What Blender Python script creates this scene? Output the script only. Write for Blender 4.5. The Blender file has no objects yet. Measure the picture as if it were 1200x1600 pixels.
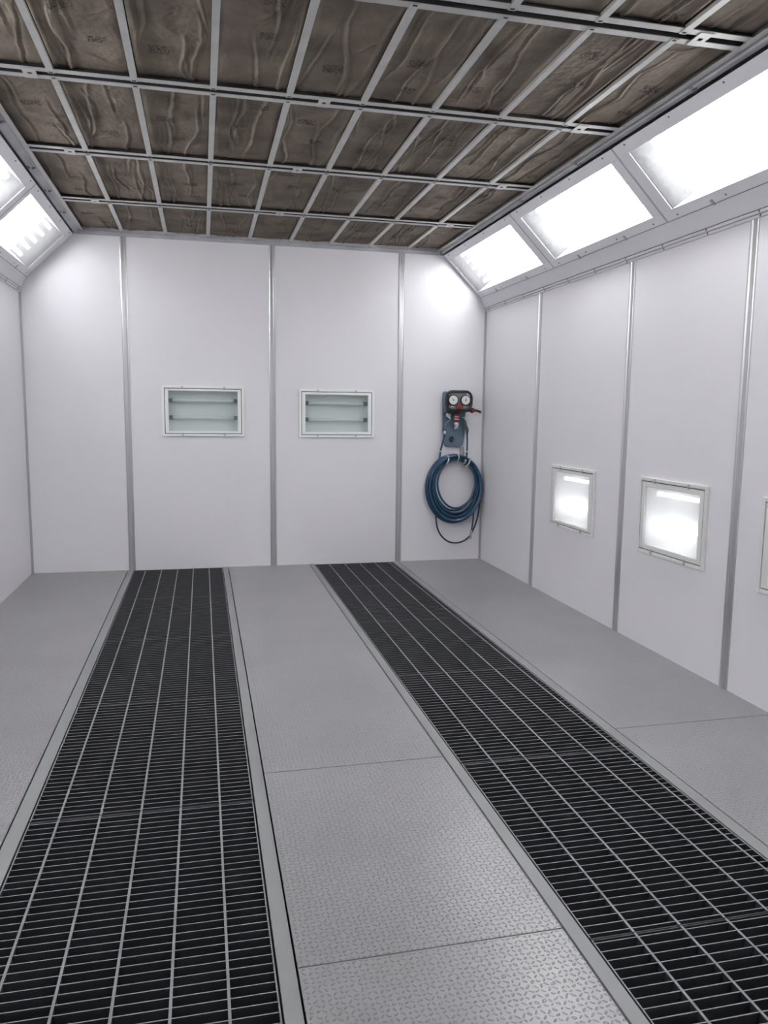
import bpy, math, random
from mathutils import Matrix, Vector, noise

# ---------------------------------------------------------------- camera, world, exposure
S = bpy.context.scene
C = S.collection
cam = bpy.data.objects.new('camera', bpy.data.cameras.new('camera'))
C.objects.link(cam)
cam.matrix_world = Matrix(((0.97383, 0.01787, -0.22659, 0.0),
                           (-0.22701, 0.12685, -0.96560, 0.0),
                           (0.01148, 0.99176, 0.12758, 1.3),
                           (0, 0, 0, 1)))
cam.data.sensor_fit = 'VERTICAL'
cam.data.sensor_height = 36.0
cam.data.lens = 1212.1 * 36.0 / 1600.0
cam.data.clip_start = 0.02
S.camera = cam
w = bpy.data.worlds.new('world'); S.world = w; w.use_nodes = True
w.node_tree.nodes['Background'].inputs[0].default_value = (0.8, 0.85, 0.9, 1)
w.node_tree.nodes['Background'].inputs[1].default_value = 0.05
S.view_settings.view_transform = 'Standard'
S.view_settings.look = 'None'
S.view_settings.gamma = 1
S.view_settings.use_curve_mapping = False
S.view_settings.exposure = 0.74
S.cycles.max_bounces = 10
S.cycles.diffuse_bounces = 6
S.cycles.use_denoising = True
S.cycles.sample_clamp_indirect = 4.0
TUBE = 22.0          # emission of the fluorescent tubes in the slanted lights
WTUBE = 5.5          # emission of the tubes in the lit wall lights

# ---------------------------------------------------------------- room numbers
XL, XR, YB, YF = -1.333, 2.421, 6.514, -0.5
ZC = 2.652            # underside of the ceiling grid
ZS = 2.20             # top of the straight walls

# ---------------------------------------------------------------- helpers
def tag(o, label=None, cat=None, group=None, kind=None):
    if label: o['label'] = label
    if cat: o['category'] = cat
    if group: o['group'] = group
    if kind: o['kind'] = kind
    return o

def empty(name, loc=(0, 0, 0), rot=None):
    o = bpy.data.objects.new(name, None)
    C.objects.link(o)
    o.empty_display_size = 0.05
    if rot is not None:
        o.matrix_world = Matrix.Translation(loc) @ rot.to_4x4()
    else:
        o.location = loc
    return o

class MB:
    def __init__(s): s.v = []; s.f = []; s.m = []; s.sm = []
    def add(s, vs, fs, mi=0, smooth=False):
        b = len(s.v); s.v += [tuple(x) for x in vs]
        for f in fs:
            s.f.append(tuple(b + i for i in f)); s.m.append(mi); s.sm.append(smooth)
    def box(s, a, b, mi=0):
        x0, y0, z0 = a; x1, y1, z1 = b
        x0, x1 = min(x0, x1), max(x0, x1); y0, y1 = min(y0, y1), max(y0, y1); z0, z1 = min(z0, z1), max(z0, z1)
        vs = [(x0,y0,z0),(x1,y0,z0),(x1,y1,z0),(x0,y1,z0),(x0,y0,z1),(x1,y0,z1),(x1,y1,z1),(x0,y1,z1)]
        s.add(vs, [(0,3,2,1),(4,5,6,7),(0,1,5,4),(1,2,6,5),(2,3,7,6),(3,0,4,7)], mi)
    def extrude(s, poly, axis, a, b, mi=0):
        """poly = list of 2D points in the plane of the other two axes, extruded along axis from a to b"""
        def P(p, t):
            return {0: (t, p[0], p[1]), 1: (p[0], t, p[1]), 2: (p[0], p[1], t)}[axis]
        n = len(poly)
        vs = [P(p, a) for p in poly] + [P(p, b) for p in poly]
        fs = [(i, (i+1) % n, n + (i+1) % n, n + i) for i in range(n)]
        fs += [tuple(range(n-1, -1, -1)), tuple(range(n, 2*n))]
        s.add(vs, fs, mi)
    def tube(s, pts, r, n=10, mi=0, closed=False, cap=True):
        pts = [Vector(p) for p in pts]; N = len(pts)
        rs = r if isinstance(r, (list, tuple)) else [r] * N
        rings = []; up = None
        for i, p in enumerate(pts):
            if closed: t = pts[(i+1) % N] - pts[i-1]
            else: t = pts[min(i+1, N-1)] - pts[max(i-1, 0)]
            if t.length < 1e-9: t = Vector((0, 0, 1))
            t.normalize()
            if up is None:
                up = Vector((0, 1, 0)) if abs(t.y) < .9 else Vector((1, 0, 0))
            u = (up - t * up.dot(t))
            if u.length < 1e-6: u = t.orthogonal()
            u.normalize(); up = u; q = t.cross(u)
            rings.append([p + (u * math.cos(a) + q * math.sin(a)) * rs[i] for a in [2*math.pi*k/n for k in range(n)]])
        vs = [v for r_ in rings for v in r_]; fs = []
        for i in range(N if closed else N-1):
            j = (i+1) % N
            for k in range(n):
                fs.append((i*n+k, i*n+(k+1) % n, j*n+(k+1) % n, j*n+k))
        s.add(vs, fs, mi, True)
        if cap and not closed:
            b = len(s.v) - N*n
            s.f.append(tuple(b+k for k in range(n-1, -1, -1))); s.m.append(mi); s.sm.append(False)
            s.f.append(tuple(b+(N-1)*n+k for k in range(n))); s.m.append(mi); s.sm.append(False)
    def cyl(s, a, b, r, n=16, mi=0, r2=None):
        s.tube([a, b], [r, r if r2 is None else r2], n, mi)
    def build(s, name, mats, parent=None, bevel=0, fix=True):
        me = bpy.data.meshes.new(name)
        me.from_pydata(s.v, [], s.f)
        if not isinstance(mats, (list, tuple)): mats = [mats]
        for m_ in mats: me.materials.append(m_)
        me.polygons.foreach_set('material_index', s.m)
        me.polygons.foreach_set('use_smooth', s.sm)
        if fix:
            import bmesh
            bm = bmesh.new(); bm.from_mesh(me)
            bmesh.ops.recalc_face_normals(bm, faces=bm.faces)
            bm.to_mesh(me); bm.free()
        o = bpy.data.objects.new(name, me); C.objects.link(o)
        if parent is not None: o.parent = parent
        if bevel:
            b = o.modifiers.new('bevel', 'BEVEL'); b.width = bevel; b.segments = 2; b.limit_method = 'ANGLE'
        return o

def copy_tree(o, parent=None):
    c = o.copy(); C.objects.link(c)
    if parent is not None: c.parent = parent
    for ch in list(o.children): copy_tree(ch, c)
    return c

ORD = ['first', 'second', 'third', 'fourth', 'fifth', 'sixth', 'seventh', 'eighth', 'ninth']

# ---------------------------------------------------------------- materials
def mat(name, col, rough=.5, metal=0., spec=.5, emit=0., coat=0.):
    m = bpy.data.materials.new(name); m.use_nodes = True
    b = m.node_tree.nodes['Principled BSDF']
    b.inputs['Base Color'].default_value = (*col, 1)
    b.inputs['Roughness'].default_value = rough
    b.inputs['Metallic'].default_value = metal
    b.inputs['Specular IOR Level'].default_value = spec
    b.inputs['Coat Weight'].default_value = coat
    if emit:
        b.inputs['Emission Color'].default_value = (1, 1, 1, 1)
        b.inputs['Emission Strength'].default_value = emit
    return m

def noisy(m, scale, amount, bump=0., bscale=None, stretch=(1, 1, 1), detail=3):
    """procedural tone variation and fine bump on a principled material"""
    nt = m.node_tree; b = nt.nodes['Principled BSDF']; L = nt.links.new
    tc = nt.nodes.new('ShaderNodeTexCoord'); mp = nt.nodes.new('ShaderNodeMapping')
    mp.inputs['Scale'].default_value = stretch
    L(tc.outputs['Object'], mp.inputs['Vector'])
    n = nt.nodes.new('ShaderNodeTexNoise'); n.inputs['Scale'].default_value = scale; n.inputs['Detail'].default_value = detail
    L(mp.outputs['Vector'], n.inputs['Vector'])
    mr = nt.nodes.new('ShaderNodeMapRange'); mr.inputs['From Min'].default_value = .3; mr.inputs['From Max'].default_value = .7
    mr.inputs['To Min'].default_value = 1 - amount; mr.inputs['To Max'].default_value = 1 + amount
    L(n.outputs['Fac'], mr.inputs['Value'])
    mx = nt.nodes.new('ShaderNodeMix'); mx.data_type = 'RGBA'; mx.blend_type = 'MULTIPLY'; mx.inputs[0].default_value = 1
    mx.inputs[6].default_value = b.inputs['Base Color'].default_value
    L(mr.outputs['Result'], mx.inputs[7]); L(mx.outputs[2], b.inputs['Base Color'])
    if bump:
        n2 = nt.nodes.new('ShaderNodeTexNoise'); n2.inputs['Scale'].default_value = bscale or scale*8
        L(mp.outputs['Vector'], n2.inputs['Vector'])
        bp = nt.nodes.new('ShaderNodeBump'); bp.inputs['Strength'].default_value = 1; bp.inputs['Distance'].default_value = bump
        L(n2.outputs['Fac'], bp.inputs['Height']); L(bp.outputs['Normal'], b.inputs['Normal'])
    return m

M = {}
M['wall'] = noisy(mat('white_coated_panel', (.735, .725, .755), .38, spec=.45), 1.5, .015, .0003, 220)
M['edge_dark'] = mat('dark_gap', (.03, .03, .032), .8)
M['alu'] = noisy(mat('anodised_aluminium', (.55, .55, .57), .33, .85), 3, .06, .0002, 300, (1, 1, .05))
M['fascia'] = noisy(mat('grey_fascia_metal', (.62, .615, .645), .42), 2, .03)
M['lamp_frame'] = noisy(mat('painted_lamp_frame', (.70, .695, .73), .4), 2, .02)
M['lamp_inside'] = mat('lamp_reflector', (.55, .55, .56), .4)
M['dimming_wedge'] = mat('dimming_lamp_end', (.070, .071, .073), .7, spec=.2)  # dark colour for the end wedges, dims the ends of the panes
M['zinc'] = noisy(mat('zinc_grid_metal', (.50, .50, .485), .38, .5), 9, .10, .0002, 120)
M['zinc_dark'] = mat('channel_slot_shade', (.03, .03, .03), .8)  # near-black zinc, shade inside the slots put into the colour
M['side_channel'] = noisy(mat('grey_side_channel', (.42, .42, .44), .5, .2), 6, .15)
M['frame_steel'] = noisy(mat('floor_frame_steel', (.20, .203, .205), .5, .0), 4, .06)
M['grate_side'] = noisy(mat('shaded_grate_side', (.028, .029, .033), .55, .0, .35), 12, .15)  # near-black slat sides, shade between the slats put into the colour
M['grate_top'] = noisy(mat('lit_grate_top', (.17, .174, .178), .6), 14, .12)  # paler copy for the bar tops, overhead light put into the colour
M['pit'] = noisy(mat('black_pit_filter', (.02, .02, .022), .9), 30, .3)
M['back_housing'] = mat('unlit_box_inside', (.77, .80, .79), .5)
M['frame_white'] = mat('white_frame_paint', (.82, .84, .84), .4)
M['frame_cream'] = mat('pale_grey_frame_paint', (.68, .68, .67), .4)
M['latch'] = mat('steel_latch', (.50, .50, .51), .35, .5)
M['tube_off'] = mat('unlit_tube_glass', (.80, .84, .83), .2)
M['holder'] = mat('dark_lamp_holder', (.09, .13, .13), .5)
M['tube_far'] = mat('dimmed_far_tube', (1, 1, 1), .5, emit=TUBE*.50)  # far tubes at reduced output, tones down the hotspot on the back wall
M['tube_on'] = mat('lit_tube', (1, 1, 1), .5, emit=TUBE)
M['wtube_low'] = mat('dim_wall_tube', (.8, .8, .8), .4, emit=1.3)
M['wtube_on'] = mat('lit_wall_tube', (1, 1, 1), .5, emit=WTUBE)
M['blue_plate'] = noisy(mat('blue_grey_plate', (.105, .165, .215), .45, .1), 8, .1)
M['black'] = mat('black_plastic', (.018, .019, .022), .4)
M['grey_face'] = mat('grey_face', (.20, .20, .195), .5)
M['dial'] = mat('white_dial', (.75, .76, .74), .4)
M['needle'] = mat('dial_needle', (.05, .05, .05), .5)
M['red'] = mat('red_plastic', (.30, .025, .04), .4)
M['red_dark'] = mat('dark_red_valve', (.13, .02, .03), .4)
M['brass'] = mat('steel_fitting', (.55, .57, .58), .3, .7)
M['clear_bowl'] = mat('pale_filter_bowl', (.60, .58, .55), .3)
M['hose'] = noisy(mat('blue_rubber_hose', (.010, .052, .110), .32, spec=.6), 15, .2)
M['hose_dark'] = mat('dark_blue_hose', (.015, .035, .06), .4)
M['green_dark'] = mat('dark_green_coupling', (.04, .06, .055), .4)
M['tie'] = mat('white_tie', (.68, .68, .66), .5)
M['strap'] = mat('grey_strap', (.38, .37, .37), .6)
M['screw'] = mat('screw_head', (.20, .20, .21), .4, .6)

def math_node(nt, op, a, b=None, c=None):
    n = nt.nodes.new('ShaderNodeMath'); n.operation = op
    for i, x in enumerate((a, b, c)):
        if x is None: continue
        if isinstance(x, (int, float)): n.inputs[i].default_value = x
        else: nt.links.new(x, n.inputs[i])
    return n.outputs[0]

def glass_mat(name, tint, diff, glossy):
    m = bpy.data.materials.new(name); m.use_nodes = True; nt = m.node_tree; L = nt.links.new
    for n in list(nt.nodes): nt.nodes.remove(n)
    out = nt.nodes.new('ShaderNodeOutputMaterial')
    tr = nt.nodes.new('ShaderNodeBsdfTransparent'); tr.inputs[0].default_value = (*tint, 1)
    df = nt.nodes.new('ShaderNodeBsdfTranslucent'); df.inputs[0].default_value = (.9, .92, .93, 1)
    gl = nt.nodes.new('ShaderNodeBsdfGlossy'); gl.inputs['Roughness'].default_value = .06
    m1 = nt.nodes.new('ShaderNodeMixShader'); m1.inputs[0].default_value = diff
    L(tr.outputs[0], m1.inputs[1]); L(df.outputs[0], m1.inputs[2])
    m2 = nt.nodes.new('ShaderNodeMixShader')
    # reflectance of a thin pane: Schlick from the angle to the surface
    geo = nt.nodes.new('ShaderNodeNewGeometry'); dt = nt.nodes.new('ShaderNodeVectorMath'); dt.operation = 'DOT_PRODUCT'
    L(geo.outputs['True Normal'], dt.inputs[0]); L(geo.outputs['Incoming'], dt.inputs[1])
    om = math_node(nt, 'SUBTRACT', 1.0, math_node(nt, 'ABSOLUTE', dt.outputs['Value']))
    fr = math_node(nt, 'MULTIPLY_ADD', math_node(nt, 'POWER', om, 5.0), .96, .04)
    L(math_node(nt, 'MINIMUM', math_node(nt, 'MULTIPLY', fr, glossy), 1.0), m2.inputs[0])
    L(m1.outputs[0], m2.inputs[1]); L(gl.outputs[0], m2.inputs[2]); L(m2.outputs[0], out.inputs[0])
    return m
M['lamp_glass'] = glass_mat('lamp_cover_glass', (.98, .98, .985), .03, 1.5)
M['unlit_glass'] = glass_mat('greenish_glass', (.945, .965, .96), .05, 1.0)
M['wall_lamp_glass'] = glass_mat('wall_lamp_cover_glass', (.98, .98, .98), .30, 1.2)

def tread_material():
    """grey painted steel tread plate with small raised lozenges, alternately turned"""
    m = mat('grey_tread_plate', (.232, .230, .236), .28, .0, .5)
    nt = m.node_tree; L = nt.links.new; b = nt.nodes['Principled BSDF']
    tc = nt.nodes.new('ShaderNodeTexCoord')
    nz = nt.nodes.new('ShaderNodeTexNoise'); nz.inputs['Scale'].default_value = 38; nz.inputs['Detail'].default_value = 1
    L(tc.outputs['Object'], nz.inputs['Vector'])
    ad = nt.nodes.new('ShaderNodeVectorMath'); ad.operation = 'MULTIPLY_ADD'
    L(nz.outputs['Color'], ad.inputs[0]); ad.inputs[1].default_value = (.016, .016, 0); L(tc.outputs['Object'], ad.inputs[2])
    sx = nt.nodes.new('ShaderNodeSeparateXYZ'); L(ad.outputs[0], sx.inputs[0])
    p = 1 / .0150
    X = math_node(nt, 'MULTIPLY', sx.outputs[0], p); Y = math_node(nt, 'MULTIPLY', sx.outputs[1], p)
    par = math_node(nt, 'ADD', math_node(nt, 'FLOOR', X), math_node(nt, 'FLOOR', Y))
    par = math_node(nt, 'FLOORED_MODULO', par, 2.0)
    sgn = math_node(nt, 'MULTIPLY_ADD', par, 2.0, -1.0)
    u = math_node(nt, 'SUBTRACT', math_node(nt, 'FRACT', X), .5)
    v = math_node(nt, 'MULTIPLY', math_node(nt, 'SUBTRACT', math_node(nt, 'FRACT', Y), .5), sgn)
    a = math_node(nt, 'ADD', u, v); c = math_node(nt, 'SUBTRACT', u, v)
    d = math_node(nt, 'SQRT', math_node(nt, 'ADD', math_node(nt, 'POWER', math_node(nt, 'MULTIPLY', a, 2.0), 2.0),
                                        math_node(nt, 'POWER', math_node(nt, 'MULTIPLY', c, 4.4), 2.0)))
    mr = nt.nodes.new('ShaderNodeMapRange'); mr.interpolation_type = 'SMOOTHSTEP'
    mr.inputs['From Min'].default_value = 1.15; mr.inputs['From Max'].default_value = .55
    L(d, mr.inputs['Value'])
    bp = nt.nodes.new('ShaderNodeBump'); bp.inputs['Strength'].default_value = 1; bp.inputs['Distance'].default_value = .0030
    L(mr.outputs[0], bp.inputs['Height']); L(bp.outputs[0], b.inputs['Normal'])
    n2 = nt.nodes.new('ShaderNodeTexNoise'); n2.inputs['Scale'].default_value = 2.2; n2.inputs['Detail'].default_value = 5
    L(tc.outputs['Object'], n2.inputs['Vector'])
    m2 = nt.nodes.new('ShaderNodeMapRange'); m2.inputs['From Min'].default_value = .3; m2.inputs['From Max'].default_value = .7
    m2.inputs['To Min'].default_value = .93; m2.inputs['To Max'].default_value = 1.07
    L(n2.outputs['Fac'], m2.inputs['Value'])
    mx = nt.nodes.new('ShaderNodeMix'); mx.data_type = 'RGBA'; mx.blend_type = 'MULTIPLY'; mx.inputs[0].default_value = 1
    mx.inputs[6].default_value = (.232, .230, .236, 1); L(m2.outputs[0], mx.inputs[7]); L(mx.outputs[2], b.inputs['Base Color'])
    return m
M['tread'] = tread_material()

def filter_material():
    """dusty brown filter cloth: blotches, fine creases and faint stamped print, different on every pad"""
    m = mat('brown_filter_cloth', (.16, .135, .108), .85, spec=.2)
    nt = m.node_tree; L = nt.links.new; b = nt.nodes['Principled BSDF']
    tc = nt.nodes.new('ShaderNodeTexCoord'); oi = nt.nodes.new('ShaderNodeObjectInfo')
    off = nt.nodes.new('ShaderNodeVectorMath'); off.operation = 'MULTIPLY_ADD'
    cb = nt.nodes.new('ShaderNodeCombineXYZ')
    for i in range(3): L(oi.outputs['Random'], cb.inputs[i])
    L(cb.outputs[0], off.inputs[0]); off.inputs[1].default_value = (37, 53, 11); L(tc.outputs['Object'], off.inputs[2])
    n1 = nt.nodes.new('ShaderNodeTexNoise'); n1.inputs['Scale'].default_value = 5; n1.inputs['Detail'].default_value = 6
    L(off.outputs[0], n1.inputs['Vector'])
    cr = nt.nodes.new('ShaderNodeValToRGB')
    cr.color_ramp.elements[0].position = .3; cr.color_ramp.elements[0].color = (.118, .098, .080, 1)
    cr.color_ramp.elements[1].position = .72; cr.color_ramp.elements[1].color = (.225, .190, .152, 1)
    L(n1.outputs['Fac'], cr.inputs[0])
    # stamped print: two small blocks of stroke-like marks on each pad
    sp = nt.nodes.new('ShaderNodeSeparateXYZ'); L(tc.outputs['Object'], sp.inputs[0])
    def block(cx, cy, hx, hy):
        dx = math_node(nt, 'ABSOLUTE', math_node(nt, 'SUBTRACT', sp.outputs[0], cx))
        dy = math_node(nt, 'ABSOLUTE', math_node(nt, 'SUBTRACT', sp.outputs[1], cy))
        return math_node(nt, 'MULTIPLY', math_node(nt, 'LESS_THAN', dx, hx), math_node(nt, 'LESS_THAN', dy, hy))
    r = oi.outputs['Random']
    c1x = math_node(nt, 'MULTIPLY_ADD', r, .14, -.07); c1y = math_node(nt, 'MULTIPLY_ADD', math_node(nt, 'FRACT', math_node(nt, 'MULTIPLY', r, 7.3)), .6, -.38)
    c2x = math_node(nt, 'MULTIPLY_ADD', math_node(nt, 'FRACT', math_node(nt, 'MULTIPLY', r, 3.7)), .12, -.04)
    c2y = math_node(nt, 'ADD', c1y, .26)
    blk = math_node(nt, 'MAXIMUM', block(c1x, c1y, .042, .034), block(c2x, c2y, .034, .028))
    v = nt.nodes.new('ShaderNodeTexVoronoi'); v.feature = 'DISTANCE_TO_EDGE'; v.inputs['Scale'].default_value = 62
    L(off.outputs[0], v.inputs['Vector'])
    ink = math_node(nt, 'MULTIPLY', math_node(nt, 'LESS_THAN', v.outputs['Distance'], .13), blk)
    ink = math_node(nt, 'MULTIPLY', ink, math_node(nt, 'MULTIPLY_ADD', n1.outputs['Fac'], 1.3, .0))
    mx = nt.nodes.new('ShaderNodeMix'); mx.data_type = 'RGBA'
    L(ink, mx.inputs[0]); L(cr.outputs[0], mx.inputs[6]); mx.inputs[7].default_value = (.035, .030, .026, 1)
    L(mx.outputs[2], b.inputs['Base Color'])
    n3 = nt.nodes.new('ShaderNodeTexNoise'); n3.inputs['Scale'].default_value = 26; n3.inputs['Detail'].default_value = 6
    L(off.outputs[0], n3.inputs['Vector'])
    bp = nt.nodes.new('ShaderNodeBump'); bp.inputs['Strength'].default_value = .7; bp.inputs['Distance'].default_value = .006
    L(n3.outputs['Fac'], bp.inputs['Height']); L(bp.outputs[0], b.inputs['Normal'])
    return m
M['filter'] = filter_material()

# ---------------------------------------------------------------- floor, pits and frames
xA, xB, xC_, xD_, xE_, xF, xG, xH = -.6048, -.5589, .1496, .1923, .8773, .9176, 1.6084, 1.6547
g = .005
fl = MB()
def plates(x0, x1, seams):
    ys = [YF] + seams + [YB]
    for a, b in zip(ys[:-1], ys[1:]):
        ya = a + (g*.4 if a != YF else 0); yb = b - (g*.4 if b != YB else 0)
        fl.box((x0, ya, -.012), (x1, yb, 0), 0)
plates(XL, xA - g, [.80])
plates(xD_ + g, xE_ - g, [.66, 1.673, 2.6875])
plates(xH + g, XR, [.80, 2.7956])
# dark bearer under the plates and the black pits under the gratings
for a, b in ((XL, xA+.03), (xD_-.03, xE_+.03), (xH-.03, XR)):
    fl.box((a, YF, -.36), (b, YB, -.030), 1)
for a, b in ((xA+.03, xD_-.03), (xE_+.03, xH-.03)):
    fl.box((a, YF, -.36), (b, YB, -.30), 1)
o = fl.build('floor', [M['tread'], M['pit']]); tag(o, 'grey steel tread plate floor with black filter pits under two grated strips', kind='structure')
trim_no = [0]
def trim(mb, m, label, bevel=0):
    trim_no[0] += 1
    o = mb.build('trim_%d' % trim_no[0], m, bevel=bevel)
    return tag(o, label, kind='structure')
for a, b, t in ((xA, xB, 'left side of the left grated strip'), (xC_, xD_, 'right side of the left grated strip'),
                (xE_, xF, 'left side of the right grated strip'), (xG, xH, 'right side of the right grated strip')):
    mb = MB()
    mb.box((a + .001, YF, -.012), (b - .001, YB, .001))
    inner = b if a in (xA, xE_) else a
    sgn = 1 if inner == b else -1
    mb.box((inner - sgn*.006, YF, -.06), (inner - sgn*.001, YB, -.012))
    trim(mb, M['frame_steel'], 'flat grey steel floor frame along the ' + t)

# ---------------------------------------------------------------- walls
def wall_panel(axis, pos, thick, u0, u1, v0, v1, holes, name, label):
    """wall slab; u runs along the wall, v is height; holes cut for recessed lights"""
    us = sorted({u0, u1} | {h[0] for h in holes} | {h[1] for h in holes})
    vs = sorted({v0, v1} | {h[2] for h in holes} | {h[3] for h in holes})
    mb = MB()
    for i in range(len(us)-1):
        for j in range(len(vs)-1):
            cu, cv = (us[i]+us[i+1])/2, (vs[j]+vs[j+1])/2
            if any(h[0] < cu < h[1] and h[2] < cv < h[3] for h in holes): continue
            if axis == 'y': mb.box((us[i], pos, vs[j]), (us[i+1], pos+thick, vs[j+1]))
            else: mb.box((pos, us[i], vs[j]), (pos+thick, us[i+1], vs[j+1]))
    o = mb.build(name, M['wall']); tag(o, label, kind='structure'); return o

T = .14
# wall lights: (wall, centre along the wall, centre height, outer w, outer h, glass w, glass h)
back_lights = [(.015, 1.291, .648, .404, .546, .322), (1.110, 1.284, .638, .400, .534, .310)]
right_lights = [(4.772, .734, .632, .426, .500, .338), (3.627, .745, .604, .424, .492, .320), (2.62, .735, .632, .426, .500, .338)]
def hole(l): return (l[0]-l[4]/2-.012, l[0]+l[4]/2+.012, l[1]-l[5]/2-.012, l[1]+l[5]/2+.012)
wall_panel('y', YB, T, XL - T, XR + T, -.3, 2.9, [hole(l) for l in back_lights], 'wall_back', 'white coated panel wall at the far end')
wall_panel('y', YF - T, T, XL - T, XR + T, -.3, 2.9, [], 'wall_front', 'white coated panel wall behind the viewer')
wall_panel('x', XR, T, YF, YB, -.3, 2.215, [hole(l) for l in right_lights], 'wall_right', 'white coated panel wall on the right')
wall_panel('x', XL - T, T, YF, YB, -.3, 2.215, [], 'wall_left', 'white coated panel wall on the left')

# joint profiles: flat aluminium strip with two raised lips
def joint_y(x, wdt, z0, z1, lab):
    mb = MB(); a, b = x - wdt/2, x + wdt/2
    mb.extrude([(a, YB), (a, YB-.004), (a+.006, YB-.006), (a+.010, YB-.003), (b-.018, YB-.003), (b-.013, YB-.008), (b-.005, YB-.008), (b, YB-.003), (b, YB)], 2, z0, z1)
    trim(mb, M['alu'], lab)
for x, l in ((-.572, 'left'), (.573, 'middle'), (1.658, 'right')):
    joint_y(x, .050, 0, 2.63, 'vertical aluminium joint strip on the back wall, the %s one of three' % l)
def joint_x(y, wdt, side, lab, z1=2.175):
    mb = MB(); a, b = y - wdt/2, y + wdt/2; X = XR if side > 0 else XL
    mb.extrude([(X, a), (X-side*.004, a), (X-side*.006, a+.006), (X-side*.003, a+.012), (X-side*.003, b-.02), (X-side*.008, b-.014), (X-side*.008, b-.006), (X-side*.003, b), (X, b)], 2, 0, z1)
    trim(mb, M['alu'], lab)
for y, l in ((5.395, 'farthest'), (4.140, 'second from the back'), (3.128, 'third from the back'), (2.12, 'nearest')):
    joint_x(y, .056, 1, 'vertical aluminium joint strip on the right wall, the %s' % l)
for y, l in ((5.2, 'farthest'), (4.1, 'second from the back'), (3.1, 'third from the back')):
    joint_x(y, .056, -1, 'vertical aluminium joint strip on the left wall, the %s' % l)
for X, sd, l in ((XL, 1, 'left'), (XR, -1, 'right')):
    mb = MB(); mb.extrude([(X, YB), (X, YB-.014), (X+sd*.004, YB-.014), (X+sd*.004, YB-.004), (X+sd*.016, YB-.004), (X+sd*.016, YB)], 2, 0, 2.18)
    trim(mb, M['alu'], 'thin aluminium corner strip in the %s back corner' % l)
# thin ceiling angle along the back wall
mb = MB(); mb.box((XL+.46, YB-.030, 2.646), (XR-.45, YB-.001, 2.650)); mb.box((XL+.40, YB-.006, 2.622), (XR-.40, YB-.001, 2.650))
trim(mb, M['side_channel'], 'thin grey angle where the ceiling meets the back wall')

# ---------------------------------------------------------------- ceiling board and side channels
mb = MB(); mb.box((XL-T, YF-T, 2.80), (XR+T, YB+T, 2.86))
o = mb.build('ceiling', M['pit']); tag(o, 'dark plenum board above the filter grid', kind='structure')
GX0, GX1 = -.873, 1.975     # grid edges
for X, sd, l in ((XL, 1, 'left'), (XR, -1, 'right')):
    gx = GX0 if sd > 0 else GX1
    sx = X + sd*.40
    mb = MB()     # bright angle carrying the grid edge
    mb.box((gx - sd*.004, YF, 2.648), (gx + sd*.020, YB-.031, 2.652)); mb.box((gx - sd*.004, YF, 2.652), (gx, YB-.031, 2.690))
    trim(mb, M['zinc'], 'bright metal edge angle along the %s side of the ceiling grid' % l)
    mb = MB()     # recessed grey channel between grid and slanted lights
    mb.extrude([(sx + sd*.008, 2.634), (gx - sd*.005, 2.655), (gx - sd*.005, 2.660), (sx + sd*.006, 2.639)], 1, YF, YB-.007)
    mb.extrude([(sx + sd*.026, 2.634), (sx + sd*.032, 2.636), (sx + sd*.032, 2.6425), (sx + sd*.026, 2.6402)], 1, YF, YB-.007)
    mb.box((sx - sd*.03, YF, 2.662), (gx - sd*.0045, YB-.007, 2.668))
    trim(mb, M['side_channel'], 'recessed grey channel between the ceiling grid and the %s slanted lights' % l)
    mb = MB()     # fascia under the lights + double bead on the wall top
    A, B_ = (X + sd*.062, 2.290), (X + sd*.022, 2.205)
    mb.extrude([A, B_, (X + sd*.000, 2.205), (X + sd*.000, 2.290)], 1, YF, YB)
    trim(mb, M['fascia'], 'slanted grey fascia below the %s row of lights' % l)
    for k, z in enumerate((2.195, 2.179)):
        mb = MB()
        q = .020 if k == 0 else .012
        mb.extrude([(X, z-.0075), (X + sd*(q-.003), z-.0075), (X + sd*q, z-.0045), (X + sd*q, z+.0045), (X + sd*(q-.003), z+.0075), (X, z+.0075)], 1, YF, YB-.002)
        y = YF + .25
        while y < YB - .1:
            mb.box((X + sd*.008, y, z-.005), (X + sd*(q+.003), y+.007, z+.005), 1); y += .37
        trim(mb, [M['fascia'], M['screw']], '%s metal bead along the top of the %s wall' % ('upper' if k == 0 else 'lower', l))

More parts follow.
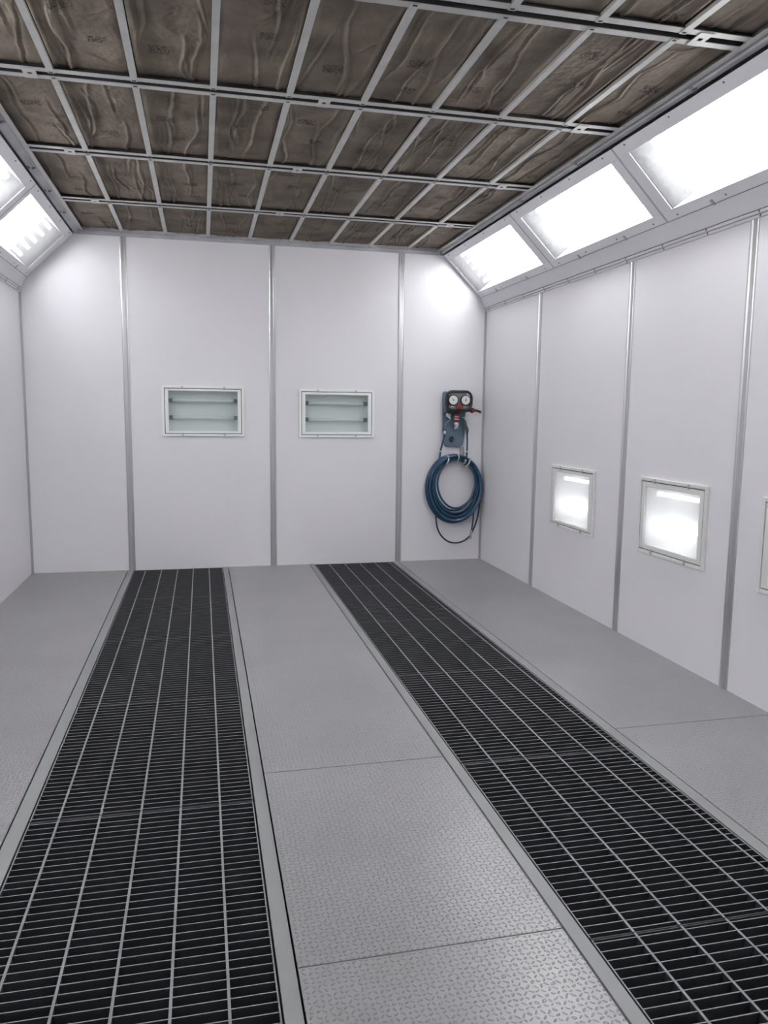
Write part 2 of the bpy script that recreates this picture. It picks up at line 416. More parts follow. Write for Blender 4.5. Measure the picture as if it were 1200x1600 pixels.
# ---------------------------------------------------------------- slanted lights
def make_slant_light(side, y0, y1, gy0, gy1, label, group, tube_mat='tube_on'):
    """one fluorescent fixture on the slope; local: u across the slope (0 bottom .. W top), n into the room"""
    X = XR if side > 0 else XL
    p0 = Vector((X - side*.062, 0, 2.290)); p1 = Vector((X - side*.40, 0, 2.621))
    e = (p1 - p0); W = e.length; e.normalize()
    n = Vector((-side*e.z, 0, side*e.x)) if side > 0 else Vector((e.z, 0, -e.x))
    if n.z > 0: n = -n
    rot = Matrix((Vector((e.x, 0, n.x)), Vector((0, 1, 0)), Vector((e.z, 0, n.z)))).to_3x3()
    # columns: u -> e, y -> Y, w -> n (rows given, so matrix maps local (u, y, w) to world)
    t = empty('ceiling_light', p0 + Vector((0, (y0+y1)/2, 0)), rot)
    tag(t, label, 'ceiling light', group)
    yc = (y0+y1)/2; a, b = y0-yc, y1-yc; ga, gb = gy0-yc, gy1-yc
    gu0, gu1 = .056, .410
    f = MB(); zt = .003
    f.box((0, a, -.002), (gu0, b, zt)); f.box((gu1, a, -.002), (W, b, zt))
    f.box((gu0, a, -.002), (gu1, ga, zt)); f.box((gu0, gb, -.002), (gu1, b, zt))
    f.build('frame', M['lamp_frame'], t, bevel=.002)
    # thin dark seam line and lip along the bottom edge
    s = MB(); s.box((-.0035, a, -.004), (-.0005, b, .002)); s.build('bottom_seam', M['screw'], t)
    h = MB()
    h.box((gu0-.01, ga-.01, -.150), (gu1+.01, gb+.01, -.140)); h.box((gu0-.012, ga-.012, -.150), (gu0-.001, gb+.012, -.0030)); h.box((gu1+.001, ga-.012, -.150), (gu1+.012, gb+.012, -.0030))
    h.box((gu0, ga-.012, -.150), (gu1, ga-.001, -.0030)); h.box((gu0, gb+.001, -.150), (gu1, gb+.012, -.0030))
    h.build('reflector_box', M['lamp_inside'], t)
    q = MB(); q.box((gu0+.0005, ga+.0005, -.002), (gu1-.0005, gb-.0005, .0015)); q.build('cover_glass', M['lamp_glass'], t)
    for ye, sg in ((ga+.0005, 1), (gb-.0005, -1)):      # sloped dark end wedges, added to dim the pane ends and nearby wall
        eb = MB(); eb.extrude([(ye, -.139), (ye, -.0035), (ye+sg*.004, -.0035), (ye+sg*.115, -.139)], 0, gu0+.001, gu1-.001); eb.build('dimming_end_wedge', M['dimming_wedge'], t)
    for k in range(5):
        u = gu0 + (gu1-gu0)*(k+.5)/5
        tb = MB(); tb.tube([(u, ga+.085, -.085), (u, gb-.085, -.085)], .013, 10); tb.build('tube', M[tube_mat], t)
        for yy, sg in ((ga+.085, -1), (gb-.085, 1)):
            hb = MB(); hb.box((u-.014, yy, -.105), (u+.014, yy+sg*.010, -.066)); hb.build('lamp_holder', M['frame_white'], t)
    ys = [a + .10 + i*(b-a-.2)/3 for i in range(4)]
    for yy in ys:
        for u in (.020, W-.016):
            c = MB(); c.cyl((u, yy, zt-.001), (u, yy, zt+.003), .0045, 8); c.build('screw', M['screw'], t)
    for yy in (a + (b-a)*.30, a + (b-a)*.72):
        c = MB(); c.box((-.006, yy-.008, zt), (.024, yy+.008, zt+.005)); c.build('latch', M['latch'], t)
    return t
RS = [(5.062, 6.505, 5.150, 6.465), (3.728, 5.048, 3.800, 4.960), (2.394, 3.714, 2.466, 3.626), (1.060, 2.380, 1.132, 2.292), (-.274, 1.046, -.202, .958)]
LS = [(5.165, 6.505, 5.215, 6.365), (3.831, 5.151, 3.903, 5.075), (2.497, 3.817, 2.569, 3.729), (1.163, 2.483, 1.235, 2.395), (-.171, 1.149, -.099, 1.061)]  # both rows run on unseen toward the front, added to light the room
RN = ['far end of the right side, against the back wall', 'right side, second from the back wall', 'right side, third from the back wall', 'right side, fourth from the back wall', 'right side, fifth from the back wall']
for sd, rows, word in ((1, RS, 'right'), (-1, LS, 'left')):
    for i, r in enumerate(rows):
        nm = ['farthest, touching the back wall', 'second from the back wall', 'third from the back wall', 'fourth from the back wall', 'fifth from the back wall'][i]
        make_slant_light(sd, *r, 'bright slanted fluorescent light on the %s side, %s' % (word, nm), 'slanted fluorescent lights above the %s wall, the row running on unseen toward the front' % word, 'tube_far' if i == 0 else 'tube_on')
    # narrow filler strips between neighbouring lights, and the closed slope behind the row
    X = XR if sd > 0 else XL
    for i in range(len(rows)-1):
        yg0, yg1 = rows[i+1][1], rows[i][0]
        mb = MB()
        mb.extrude([(X - sd*.062, 2.286), (X - sd*.40, 2.617), (X - sd*.392, 2.626), (X - sd*.054, 2.295)], 1, yg0 + .0005, yg1 - .0005)
        trim(mb, M['side_channel'], 'narrow groove strip between slanted lights %s the back wall on the %s side' % (['nearest to', 'second from', 'third from', 'fourth from'][i], word))
    mb = MB()
    mb.extrude([(X - sd*.055 + sd*.125, 2.37), (X - sd*.36 + sd*.125, 2.62+.145), (X - sd*.34 + sd*.125, 2.785), (X + sd*.09, 2.39)], 1, YF, YB)
    trim(mb, M['side_channel'], 'backing sheet behind the %s row of slanted lights' % word)
    mb = MB()     # end caps to the front wall
    y_end = rows[-1][0]
    mb.extrude([(X - sd*.062, 2.290), (X - sd*.40, 2.621), (X - sd*.392, 2.630), (X - sd*.054, 2.299)], 1, YF, y_end - .002)
    trim(mb, M['fascia'], 'plain end sheet of the %s slope beside the front wall' % word)

# ---------------------------------------------------------------- wall lights
def make_wall_light(axis, c, lit, label, group):
    u0, vz, ow, oh, gw, gh = c
    if axis == 'y':
        rot = Matrix(((1, 0, 0), (0, 0, -1), (0, 1, 0)))      # local (u, v, out) -> world
        loc = (u0, YB, vz)
    else:
        rot = Matrix(((0, 0, -1), (-1, 0, 0), (0, 1, 0)))
        loc = (XR, u0, vz)
    t = empty('wall_light', loc, rot); tag(t, label, 'wall light', group)
    def ring(mb, w0, h0, w1, h1, z0, z1):
        mb.box((-w0/2, -h0/2, z0), (-w1/2, h0/2, z1)); mb.box((w1/2, -h0/2, z0), (w0/2, h0/2, z1))
        mb.box((-w1/2, -h0/2, z0), (w1/2, -h1/2, z1)); mb.box((-w1/2, h1/2, z0), (w1/2, h0/2, z1))
    fm = M['frame_white'] if axis == 'y' else M['frame_cream']
    lip = .019
    f = MB(); ring(f, ow, oh, ow-2*lip, oh-2*lip, .0005, .015); f.build('outer_frame', fm, t, bevel=.002)
    f = MB(); ring(f, ow-2*lip, oh-2*lip, ow-2*lip-.012, oh-2*lip-.012, .0005, .002); f.build('gasket', M['edge_dark'], t)
    f = MB(); ring(f, ow-2*lip-.010, oh-2*lip-.010, gw, gh, .002, .014); f.build('door_frame', fm, t, bevel=.0025)
    q = MB(); q.box((-gw/2+.001, -gh/2+.001, .003), (gw/2-.001, gh/2-.001, .006)); q.build('glass_pane', M['wall_lamp_glass'] if lit else M['unlit_glass'], t)
    dpt = -.075 if not lit else -.105; e = .008
    h = MB()
    h.box((-gw/2-e, -gh/2-e, dpt-.006), (gw/2+e, gh/2+e, dpt))
    h.box((-gw/2-e, -gh/2-e, dpt), (-gw/2-.001, gh/2+e, 0)); h.box((gw/2+.001, -gh/2-e, dpt), (gw/2+e, gh/2+e, 0))
    h.box((-gw/2, -gh/2-e, dpt), (gw/2, -gh/2-.001, 0)); h.box((-gw/2, gh/2+.001, dpt), (gw/2, gh/2+e, 0))
    h.build('reflector_box', M['lamp_inside'] if lit else M['back_housing'], t)
    for v in ((.122, -.052) if lit else (.085, -.052)):
        tb = MB(); zt_ = -.038 if not lit else -.060
        tb.tube([(-gw/2+.030, v, zt_), (gw/2-.030, v, zt_)], .0125, 12)
        tb.build('tube', (M['wtube_on'] if v < 0 else M['wtube_low']) if lit else M['tube_off'], t)
        for sg in (-1, 1):
            hb = MB(); hb.box((sg*(gw/2-.002), v-.016, zt_-.022), (sg*(gw/2-.030), v+.016, zt_+.018)); hb.build('lamp_holder', M['holder'] if not lit else M['frame_white'], t)
    for u in (-.255*ow, .255*ow):
        for v in (oh/2-lip/2-.006, -oh/2+lip/2+.006):
            l = MB(); l.box((u-.005, v-.014, .0145), (u+.005, v+.014, .019)); l.box((u-.009, v-.005, .0145), (u+.009, v+.003, .022))
            l.build('latch', M['latch'], t)
    return t
make_wall_light('y', back_lights[0], False, 'unlit rectangular glazed wall light on the back wall, the left one', 'unlit wall lights on the back wall')
make_wall_light('y', back_lights[1], False, 'unlit rectangular glazed wall light on the back wall, nearer the hose', 'unlit wall lights on the back wall')
make_wall_light('x', right_lights[0], True, 'small lit square wall light low on the right wall, the farthest', 'lit wall lights on the right wall')
make_wall_light('x', right_lights[1], True, 'lit square wall light low on the right wall, the middle of three', 'lit wall lights on the right wall')
make_wall_light('x', right_lights[2], True, 'wall light low on the right wall, nearest, cut by the picture edge', 'lit wall lights on the right wall')

# ---------------------------------------------------------------- ceiling grid
ribs_x = [-.570, -.248, .0725, .3935, .7190, 1.0420, 1.3660, 1.6940]
chan_y = [5.598, 4.585, 3.593, 2.665, 1.66]
cw, slot = .053, .019
ROWN = ['in the ceiling row touching the back wall', 'in the second ceiling row from the back', 'in the third ceiling row from the back', 'in the fourth ceiling row from the back', 'in the fifth ceiling row from the back']
for i, y in enumerate(chan_y):
    t = empty('ceiling_channel', ((GX0+GX1)/2, y, ZC))
    tag(t, 'slotted metal cross channel of the ceiling grid, %s' % (['the farthest one', 'the second from the back wall', 'the third from the back wall', 'the fourth from the back wall', 'the fifth from the back wall'][i]), 'ceiling channel', 'slotted cross channels of the ceiling grid')
    hl = (GX1-GX0)/2 + .018
    for s_ in (-1, 1):
        mb = MB(); mb.box((-hl, s_*slot, 0), (hl, s_*cw, .0025)); mb.build('flange', M['zinc'], t)
    mb = MB(); mb.box((-hl+.02, -slot-.006, .0026), (hl-.02, -slot-.003, .06)); mb.box((-hl+.02, slot+.003, .0026), (hl-.02, slot+.006, .06)); mb.box((-hl+.02, -slot-.006, .06), (hl-.02, slot+.006, .063))
    mb.build('channel_web', M['zinc_dark'], t)
    for x in (-.655, .550, 1.778):
        xx = x - (GX0+GX1)/2
        mb = MB()
        mb.box((xx-.026, -cw+.006, -.004), (xx-.009, cw-.006, -.0005)); mb.box((xx+.009, -cw+.006, -.004), (xx+.026, cw-.006, -.0005))
        mb.box((xx-.009, -cw+.006, -.004), (xx+.009, -.010, -.0005)); mb.box((xx-.009, .010, -.004), (xx+.009, cw-.006, -.0005))
        mb.build('locking_plate', M['zinc'], t)

yy_edges = [YB-.030] + chan_y + [YF]
for r in range(5):
    y1 = (YB-.031) if r == 0 else chan_y[r-1] - slot
    y0 = chan_y[r] + slot
    for k, x in enumerate(ribs_x):
        t = MB()
        ym = (y0+y1)/2; hl = (y1-y0)/2
        t.box((-.0135, -hl, -.0030), (.0135, hl, -.0006)); t.box((-.0135, -hl+.035, -.0006), (-.0115, hl-.035, .011)); t.box((.0115, -hl+.035, -.0006), (.0135, hl-.035, .011))
        o = t.build('filter_bar', M['zinc']); o.location = (x, ym, ZC)
        tag(o, 'flat metal filter bar, %s, %s' % (ORD[k] + ' from left', ROWN[r]), 'filter bar', 'flat bars under the ceiling filters')
        for s_ in (-1, 1):
            h = MB(); h.box((-.008, s_*(hl-.006), -.0036), (.008, s_*(hl-.016), -.0030)); h.build('hook_slot_shade', M['zinc_dark'], o)

def filter_pad(x0, x1, y0, y1, seed):
    rnd = random.Random(seed)
    w_, l_ = x1-x0, y1-y0
    nx, ny = (84, 170) if y0 > 2 else (40, 90)
    wr = []
    for k in range(rnd.choice((4, 5, 5, 6))):      # long wandering folds
        wr.append((rnd.uniform(-.45, .45)*w_, rnd.uniform(-.05, .05), rnd.uniform(.006, .016), rnd.uniform(2, 5), rnd.uniform(0, 6.3),
                   rnd.uniform(.004, .0095), rnd.choice((-1, -1, 1)), rnd.uniform(0, 1), rnd.uniform(.25, .9)))
    cr = []
    for k in range(rnd.choice((1, 2, 3))):         # shorter slanting creases
        cr.append((rnd.uniform(-.3, .3)*w_, rnd.uniform(-.45, .45)*l_, rnd.uniform(-.9, .9), rnd.uniform(.06, .16), rnd.uniform(.004, .009)))
    vs = []; fs = []
    for j in range(ny+1):
        ty = j/ny - .5; y = ty*l_
        for i in range(nx+1):
            tx = i/nx - .5; x = tx*w_
            ex = (.5-abs(tx))*w_; ey = (.5-abs(ty))*l_
            pil = min(1, ex/.05)*min(1, ey/.05); pil = pil*(2-pil)
            z = -.007*pil
            z += .007*noise.noise(Vector((x*5+seed*3.1, y*3.2, seed)))*pil
            z += .0035*noise.noise(Vector((x*16+seed, y*9, seed*1.7)))*pil
            z += .0012*noise.noise(Vector((x*60+seed, y*45, seed*.7)))
            for (cx, dr, wob, fr, ph, amp, sg, c0, ln) in wr:
                xx = cx + dr*ty*2 + wob*math.sin(fr*y*3+ph) + .006*noise.noise(Vector((y*11, seed, cx*9)))
                d = x - xx
                env = max(0, 1 - abs((ty+.5) - c0)/ln); env = min(1, env*2)
                s1 = .0035 if d*sg > 0 else .012
                z -= amp*env*math.exp(-abs(d)/s1)*(.25+.75*min(1, ex/.02)) - .004*env*math.exp(-((d+sg*.016)/.007)**2)
            for (cx, cy, an, ln, amp) in cr:
                ca, sa = math.cos(an), math.sin(an)
                du = (x-cx)*ca + (y-cy)*sa; dv = -(x-cx)*sa + (y-cy)*ca + .012*math.sin(du*30+seed)
                env = max(0, 1-abs(du)/ln)
                z -= amp*min(1, env*2)*math.exp(-abs(dv)/(.003 if dv > 0 else .009))
            z = max(z, -.0215)
            near = min(ex, 0.02)/.02
            vs.append((x, y, z*(.3+.7*near)))
    for j in range(ny):
        for i in range(nx):
            a = j*(nx+1)+i
            fs.append((a, a+nx+1, a+nx+2, a+1))
    # sides and back of the cushion
    mb = MB(); mb.add(vs, fs, 0, True)
    top = .045
    b = len(mb.v)
    ring = [i for i in range(nx+1)] + [j*(nx+1)+nx for j in range(1, ny+1)] + [ny*(nx+1)+i for i in range(nx-1, -1, -1)] + [j*(nx+1) for j in range(ny-1, 0, -1)]
    tv = [(mb.v[i][0], mb.v[i][1], top) for i in ring]; mb.v += tv
    n = len(ring)
    for q in range(n):
        mb.f.append((ring[q], ring[(q+1) % n], b+(q+1) % n, b+q)); mb.m.append(0); mb.sm.append(False)
    mb.f.append(tuple(b+q for q in range(n))); mb.m.append(0); mb.sm.append(False)
    return mb
xs_e = [GX0+.002] + ribs_x + [GX1-.002]
rr = random.Random(5)
for r in range(5):
    y1 = (YB-.008) if r == 0 else chan_y[r-1] - .026
    y0 = chan_y[r] + .026
    for c in range(9):
        a, b = xs_e[c], xs_e[c+1]
        gl, gr = rr.uniform(.003, .016), rr.uniform(.003, .010)
        if c == 0: gl = .003
        if c == 8: gr = .003
        mb = filter_pad(a+gl, b-gr, y0+.001, y1-.001, r*9+c+1)
        o = mb.build('ceiling_filter', M['filter'], fix=True)
        o.location = ((a+gl+b-gr)/2, (y0+y1)/2, ZC+.0245)
        tag(o, 'wrinkled brown filter pad, %s, %s' % (ORD[c] + ' from left', ROWN[r]), 'ceiling filter', 'brown ceiling filter pads')

# small hold-down brackets in the grey side channels
bl = MB()
bl.box((-.016, -.011, -.004), (.020, .011, 0)); bl.box((-.022, -.030, -.009), (-.012, .004, .0)); bl.cyl((.004, 0, -.010), (.004, 0, -.0035), .006, 8)
proto = bl.build('ceiling_bracket', M['screw'])
spots = [(-1, y) for y in (5.908, 5.371, 4.900, 4.178)] + [(1, y) for y in (5.60, 4.80, 4.039, 3.02)]
names_b = ['nearest the back wall', 'second from the back wall', 'third from the back wall', 'fourth from the back wall']
for i, (sd, y) in enumerate(spots):
    o = proto if i == 0 else proto.copy()
    if i: C.objects.link(o)
    if sd < 0: o.location = (GX0 - .030, y, 2.640)
    else: o.location = (GX1 + .026, y, 2.640); o.rotation_euler = (0, 0, math.pi)
    tag(o, 'small dark bracket in the %s ceiling edge channel, %s' % ('left' if sd < 0 else 'right', names_b[i % 4]), 'bracket', 'brackets along the ceiling edge channels')

# ---------------------------------------------------------------- floor gratings
def make_grate(x0, x1, bars, y0, y1, label, group):
    t = empty('floor_grate', (x0, y0, -.032)); tag(t, label, 'floor grate', group)
    W = x1 - x0; L_ = y1 - y0; top = .032; dp = .032
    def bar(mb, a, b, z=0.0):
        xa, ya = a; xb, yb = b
        # shade painted on the sides, overhead light on the top face
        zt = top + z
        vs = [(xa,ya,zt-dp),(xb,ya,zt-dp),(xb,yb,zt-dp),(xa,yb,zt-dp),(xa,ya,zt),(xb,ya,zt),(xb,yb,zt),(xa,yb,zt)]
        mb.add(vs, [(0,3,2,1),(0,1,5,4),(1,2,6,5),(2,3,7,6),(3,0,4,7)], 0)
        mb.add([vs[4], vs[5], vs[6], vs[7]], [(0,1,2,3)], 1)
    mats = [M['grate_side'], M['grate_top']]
    n = max(2, round(L_/.0312)); pitch = L_/n
    rnd = random.Random(round(y0*10+x0*100))
    sl = MB()
    for k in range(n):
        yy = (k+.5)*pitch
        bar(sl, (.0035, yy-.0016), (W-.0035, yy+.0016), -.0008)
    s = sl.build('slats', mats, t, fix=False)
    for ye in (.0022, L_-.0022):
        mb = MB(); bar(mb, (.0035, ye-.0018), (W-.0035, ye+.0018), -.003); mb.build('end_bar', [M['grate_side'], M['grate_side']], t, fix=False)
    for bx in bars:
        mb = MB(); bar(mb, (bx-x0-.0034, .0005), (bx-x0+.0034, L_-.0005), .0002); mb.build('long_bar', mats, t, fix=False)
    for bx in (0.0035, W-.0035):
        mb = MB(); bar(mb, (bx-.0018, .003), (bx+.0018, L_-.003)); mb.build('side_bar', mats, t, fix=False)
    return t
lb = [-.467, -.341, -.215, -.090, .036]
rb = [1.044, 1.176, 1.308, 1.440, 1.568]
NG = ['against the back wall', 'second from the back wall', 'third from the back wall', 'fourth from the back wall', 'fifth from the back wall', 'sixth from the back wall', 'seventh from the back wall']
ly = [6.509, 5.493, 4.493, 3.493, 2.500, 1.500, .500, YF+.002]
ry = [6.509, 5.620, 4.620, 3.620, 2.620, 1.620, .620, YF+.002]
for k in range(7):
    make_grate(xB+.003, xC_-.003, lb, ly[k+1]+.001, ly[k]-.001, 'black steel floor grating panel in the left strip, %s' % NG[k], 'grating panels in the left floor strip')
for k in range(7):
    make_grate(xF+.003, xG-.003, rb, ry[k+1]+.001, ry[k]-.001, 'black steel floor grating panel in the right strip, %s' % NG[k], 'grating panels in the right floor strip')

# ---------------------------------------------------------------- air regulator on the back wall
def rrect(x0, x1, z0, z1, r, n=6):
    pts = []
    for cx, cz, a0 in ((x1-r, z1-r, 0), (x0+r, z1-r, 90), (x0+r, z0+r, 180), (x1-r, z0+r, 270)):
        for i in range(n+1):
            a = math.radians(a0 + 90*i/n); pts.append((cx+r*math.cos(a), cz+r*math.sin(a)))
    return pts
RX, RZ = 2.15, 1.25
t = empty('air_regulator', (RX, YB, RZ))
tag(t, 'twin-gauge air regulator on a blue plate, mounted on the back wall above the hose', 'air regulator')
def P(x, z, d): return (x-RX, -d, z-RZ)
def pl(poly): return [(x-RX, z-RZ) for x, z in poly]
mb = MB(); mb.extrude(pl([(2.037, 1.470), (2.048, 1.484), (2.235, 1.484), (2.243, 1.470), (2.243, 1.13), (2.225, 1.02), (2.20, 1.005), (2.085, 1.005), (2.060, 1.02), (2.040, 1.13)]), 1, -.001, -.022)
mb.build('back_plate', M['blue_plate'], t, bevel=.003)
mb = MB(); mb.extrude(pl([(2.037, 1.484), (2.235, 1.484), (2.235, 1.30), (2.045, 1.30)]), 1, -.0225, -.070)
mb.build('side_bracket', M['blue_plate'], t, bevel=.003)
BX0, BX1, BZ0, BZ1 = 2.040, 2.266, 1.325, 1.488
body = MB(); body.extrude(pl(rrect(BX0+.010, BX1-.010, BZ0+.004, BZ1-.035, .03)), 1, -.0705, -.105)
body.build('gauge_housing', M['black'], t, bevel=.003)
fp = MB(); fp.extrude(pl([(2.085, 1.462), (2.222, 1.462), (2.246, 1.345), (2.232, 1.332), (2.075, 1.332), (2.061, 1.345)]), 1, -.1055, -.110)
fp.build('face_plate', M['grey_face'], t)
hd = MB(); pts = [P(x, z, .108) for x, z in rrect(BX0, BX1, BZ0, BZ1-.004, .055, 8)]
hd.tube(pts, .0115, 10, closed=True); hd.build('handle_loop', M['black'], t)
for gx in (2.096, 2.206):
    gz = 1.410
    bz = MB(); bz.cyl(P(gx, gz, .106), P(gx, gz, .132), .046, 28); b_ = bz.build('pressure_gauge', M['black'], t)
    dl = MB(); dl.cyl(P(gx, gz, .1322), P(gx, gz, .1332), .038, 28); dl.build('gauge_dial', M['dial'], b_)
    nd = MB(); an = 2.2 if gx < 2.15 else 1.2
    nd.extrude([(gx-RX + r_*math.cos(an)+o_*math.sin(an), gz-RZ + r_*math.sin(an)-o_*math.cos(an)) for r_, o_ in ((-.008, -.0016), (-.008, .0016), (.028, .0008), (.028, -.0008))], 1, -.1334, -.1345)
    nd.cyl(P(gx, gz, .1334), P(gx, gz, .137), .006, 10)
    for q in range(9):
        a = math.radians(225 - 270*q/8)
        nd.tube([P(gx+.029*math.cos(a), gz+.029*math.sin(a), .1336), P(gx+.035*math.cos(a), gz+.035*math.sin(a), .1336)], .0009, 5)
    nd.build('needle', M['needle'], b_)
    lb_ = MB(); lb_.box(P(gx-.013, 1.350, .1105), P(gx+.013, 1.358, .1115)); lb_.build('face_label', M['dial'], t)
kn = MB(); kn.cyl(P(2.149, 1.355, .110), P(2.149, 1.355, .140), .021, 20); kn.cyl(P(2.149, 1.355, .140), P(2.149, 1.355, .148), .010, 12); kn.build('red_knob', M['red'], t, bevel=.002)
# manifold bar with outlet valve to the right
br = MB(); br.cyl(P(2.050, 1.312, .085), P(2.280, 1.320, .085), .0085, 12); br.build('manifold_bar', M['black'], t)
vv = MB(); vv.cyl(P(2.262, 1.320, .085), P(2.318, 1.324, .085), .014, 12); vv.cyl(P(2.282, 1.300, .085), P(2.284, 1.342, .085), .009, 10); vv.box(P(2.272, 1.338, .080), P(2.300, 1.346, .092)); vv.build('outlet_valve', M['red_dark'], t)
nz_ = MB(); nz_.tube([P(2.318, 1.324, .085), P(2.335, 1.320, .085), P(2.362, 1.310, .085)], [.008, .011, .012], 12); nz_.build('valve_nozzle', M['black'], t)
# filter column in the middle
fn = MB(); fn.cyl(P(2.149, 1.318, .07), P(2.149, 1.290, .07), .032, 16, r2=.016); fn.build('filter_head', M['black'], t)
fc = MB(); fc.cyl(P(2.149, 1.290, .07), P(2.149, 1.222, .07), .020, 16); fc.build('red_filter', M['red'], t)
for z_ in (1.268, 1.246): 
    rg = MB(); rg.cyl(P(2.149, z_-.003, .07), P(2.149, z_+.003, .07), .0212, 16); rg.build('filter_ring', M['tie'], t)
bw = MB(); bw.tube([P(2.149, 1.222, .07), P(2.149, 1.205, .07), P(2.150, 1.185, .07), P(2.150, 1.178, .07)], [.018, .021, .015, .007], 14); bw.build('filter_bowl', M['clear_bowl'], t)
tp = MB(); tp.cyl(P(2.128, 1.172, .07), P(2.160, 1.172, .07), .007, 10); tp.cyl(P(2.135, 1.178, .07), P(2.135, 1.158, .07), .006, 8); tp.build('drain_tap', M['brass'], t)
# inlet elbow on the left
il = MB(); il.tube([P(2.066, 1.300, .07), P(2.066, 1.275, .07), P(2.085, 1.262, .07), P(2.090, 1.245, .07)], .010, 10); il.cyl(P(2.052, 1.282, .07), P(2.095, 1.282, .07), .012, 12)
il.build('inlet_valve', M['brass'], t)
il = MB(); il.tube([P(2.092, 1.240, .07), P(2.070, 1.228, .07), P(2.050, 1.205, .07), P(2.046, 1.165, .07), P(2.044, 1.135, .07)], .0075, 10); il.build('inlet_pipe', M['blue_plate'], t)
il = MB(); il.cyl(P(2.044, 1.145, .07), P(2.041, 1.112, .07), .012, 12); il.cyl(P(2.043, 1.131, .07), P(2.042, 1.124, .07), .015, 6); il.build('inlet_fitting', M['brass'], t)
# outlet coupling on the right
oc = MB(); oc.cyl(P(2.205, 1.262, .07), P(2.232, 1.262, .07), .006, 10); oc.cyl(P(2.232, 1.268, .07), P(2.234, 1.200, .07), .012, 12); oc.build('outlet_coupling', M['brass'], t)
oc = MB(); oc.tube([P(2.222, 1.238, .072), P(2.226, 1.200, .075), P(2.244, 1.155, .075), P(2.245, 1.122, .075)], [.012, .015, .016, .010], 12); oc.build('coupling_grip', M['green_dark'], t)
rg = MB(); rg.tube([P(2.118 + .013*math.cos(a), 1.072 + .021*math.sin(a), .030) for a in [2*math.pi*k/18 for k in range(18)]], .0065, 8, closed=True); rg.build('hanging_ring', M['black'], t)

# ---------------------------------------------------------------- hose hook and coiled hose
hk = MB(); 
hk.tube([(2.224, YB-.006, 1.000), (2.224, YB-.006, .880), (2.224, YB-.030, .868), (2.224, YB-.095, .866), (2.224, YB-.112, .880), (2.224, YB-.114, .900)], .007, 8)
hk.box((2.206, YB-.005, .930), (2.242, YB-.001, 1.003))
o = hk.build('hose_hook', M['strap']); tag(o, 'small grey wall hook carrying the coiled blue hose', 'hook')

t = empty('air_hose', (2.150, YB-.06, .64)); tag(t, 'coiled blue air hose hanging on the back wall under the regulator', 'air hose')
def Q(x, z, d): return (x-2.150, -(d-.06), z-.64)
def loop(cx, top, bot, rx, d0, ph, n=56, squash=.0):
    pts = []
    for k in range(n):
        a = 2*math.pi*k/n
        zc = (top+bot)/2; rz = (top-bot)/2
        x = cx + rx*math.cos(a)*(1 + .05*math.sin(a)) + .003*math.sin(3*a+ph)
        z = zc + rz*math.sin(a)
        d = d0 + .008*math.sin(2*a+ph)
        pts.append(Q(x, z, d))
    return pts
coils = [  # centre x, top, bottom, half width, depth off the wall
    (2.148, .938, .338, .252, .030, 0.3), (2.150, .932, .352, .243, .048, 1.1), (2.153, .926, .372, .232, .030, 2.0), (2.147, .934, .345, .247, .066, 2.9),
    (2.156, .920, .385, .221, .050, 3.6), (2.150, .912, .402, .208, .034, 4.4), (2.158, .908, .428, .196, .060, 5.2), (2.154, .900, .446, .184, .044, 0.9),
    (2.160, .894, .470, .172, .070, 1.7), (2.149, .924, .368, .230, .080, 2.5), (2.151, .929, .362, .238, .088, 3.3), (2.146, .916, .396, .222, .020, 5.0),
    (2.157, .918, .392, .212, .066, .2), (2.153, .909, .420, .202, .050, 2.2)]
for c in coils:
    mb = MB(); mb.tube(loop(*c), .0092, 10, closed=True); mb.build('hose_loop', M['hose'], t)
def smooth(pts, n=8):
    pts = [Vector(p) for p in pts]; out = []
    for i in range(len(pts)-1):
        p0 = pts[max(i-1, 0)]; p1 = pts[i]; p2 = pts[i+1]; p3 = pts[min(i+2, len(pts)-1)]
        for k in range(n):
            s = k/n
            out.append(.5*((2*p1) + (-p0+p2)*s + (2*p0-5*p1+4*p2-p3)*s*s + (-p0+3*p1-3*p2+p3)*s**3))
    return out + [pts[-1]]
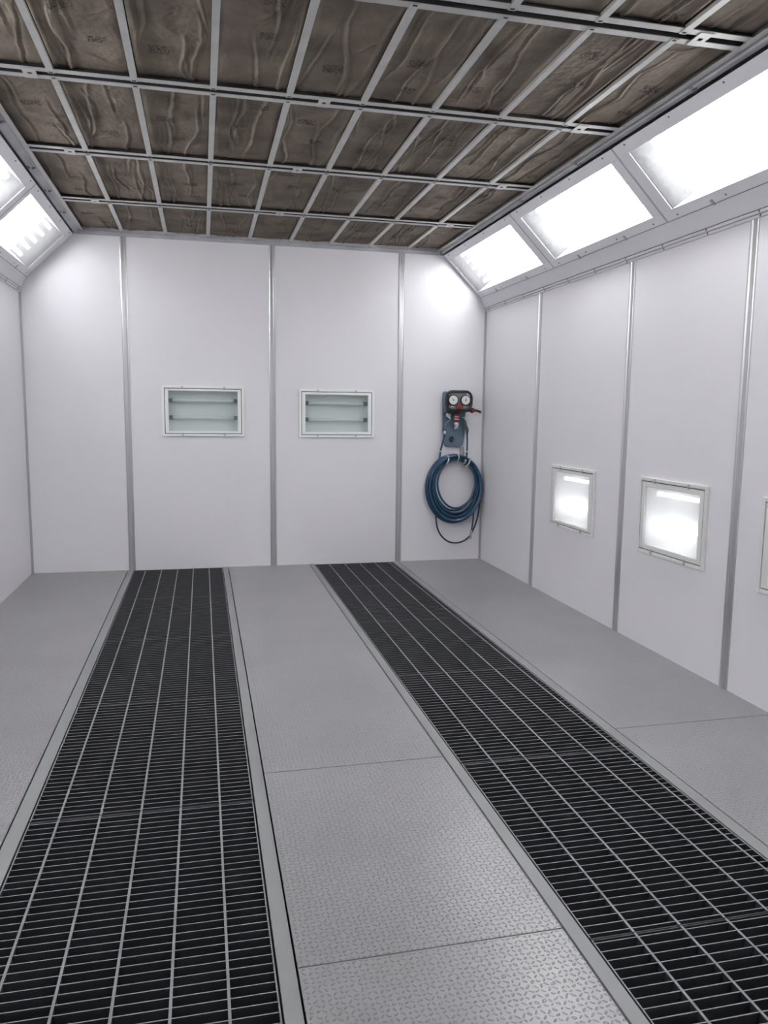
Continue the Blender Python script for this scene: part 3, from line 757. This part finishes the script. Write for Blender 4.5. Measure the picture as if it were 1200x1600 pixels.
mb = MB(); mb.tube(smooth([Q(2.041, 1.114, .07), Q(2.030, 1.06, .07), Q(2.012, .98, .065), Q(2.002, .90, .06), Q(1.97, .84, .06)]), .0085, 9); mb.build('hose_end', M['hose'], t)
mb = MB(); mb.tube(smooth([Q(2.245, 1.124, .075), Q(2.248, 1.06, .075), Q(2.250, .98, .07), Q(2.254, .90, .065), Q(2.29, .85, .06)]), .0078, 9); mb.build('hose_end', M['hose'], t)
mb = MB(); mb.tube(smooth([Q(1.985, .43, .05), Q(1.984, .38, .055), Q(2.000, .29, .06), Q(2.040, .222, .06), Q(2.100, .175, .06), Q(2.170, .160, .06), Q(2.240, .175, .06), Q(2.300, .222, .06), Q(2.345, .31, .06), Q(2.370, .40, .06), Q(2.384, .52, .06), Q(2.392, .62, .06)]), .0075, 9)
mb.build('hanging_loop', M['hose_dark'], t)
mb = MB(); mb.tube(smooth([Q(2.325, .47, .07), Q(2.322, .38, .075), Q(2.312, .30, .078), Q(2.304, .245, .078)]), .0070, 9); mb.build('hose_end', M['hose_dark'], t)
mb = MB(); mb.cyl(Q(2.306, .275, .078), Q(2.299, .200, .078), .0105, 10); mb.build('hose_fitting', M['strap'], t)
# white ties and a strap round the bundle
def tie(x, z, ax, az, r, m, nm, wd=.006):
    """ring around the bundle at (x, z), long axis direction (ax, az) in the wall plane"""
    pts = []
    for k in range(16):
        a = 2*math.pi*k/16
        pts.append(Q(x + ax*r*math.cos(a), z + az*r*math.cos(a), .058 + .048*math.sin(a)))
    mb = MB(); mb.tube(pts, wd, 6, closed=True); mb.build(nm, m, t)
tie(2.072, .893, .25, .97, .036, M['tie'], 'cable_tie', .0065)
tie(2.166, .918, .02, 1.0, .034, M['tie'], 'cable_tie', .0045)
tie(2.258, .868, -.45, -.88, .046, M['strap'], 'hose_strap', .008)
for x, z, d in ((2.009, .97, .066), (2.250, .968, .070)):
    mb = MB(); mb.cyl(Q(x, z-.006, d), Q(x, z+.006, d), .0115, 10); mb.build('hose_clip', M['brass'], t)
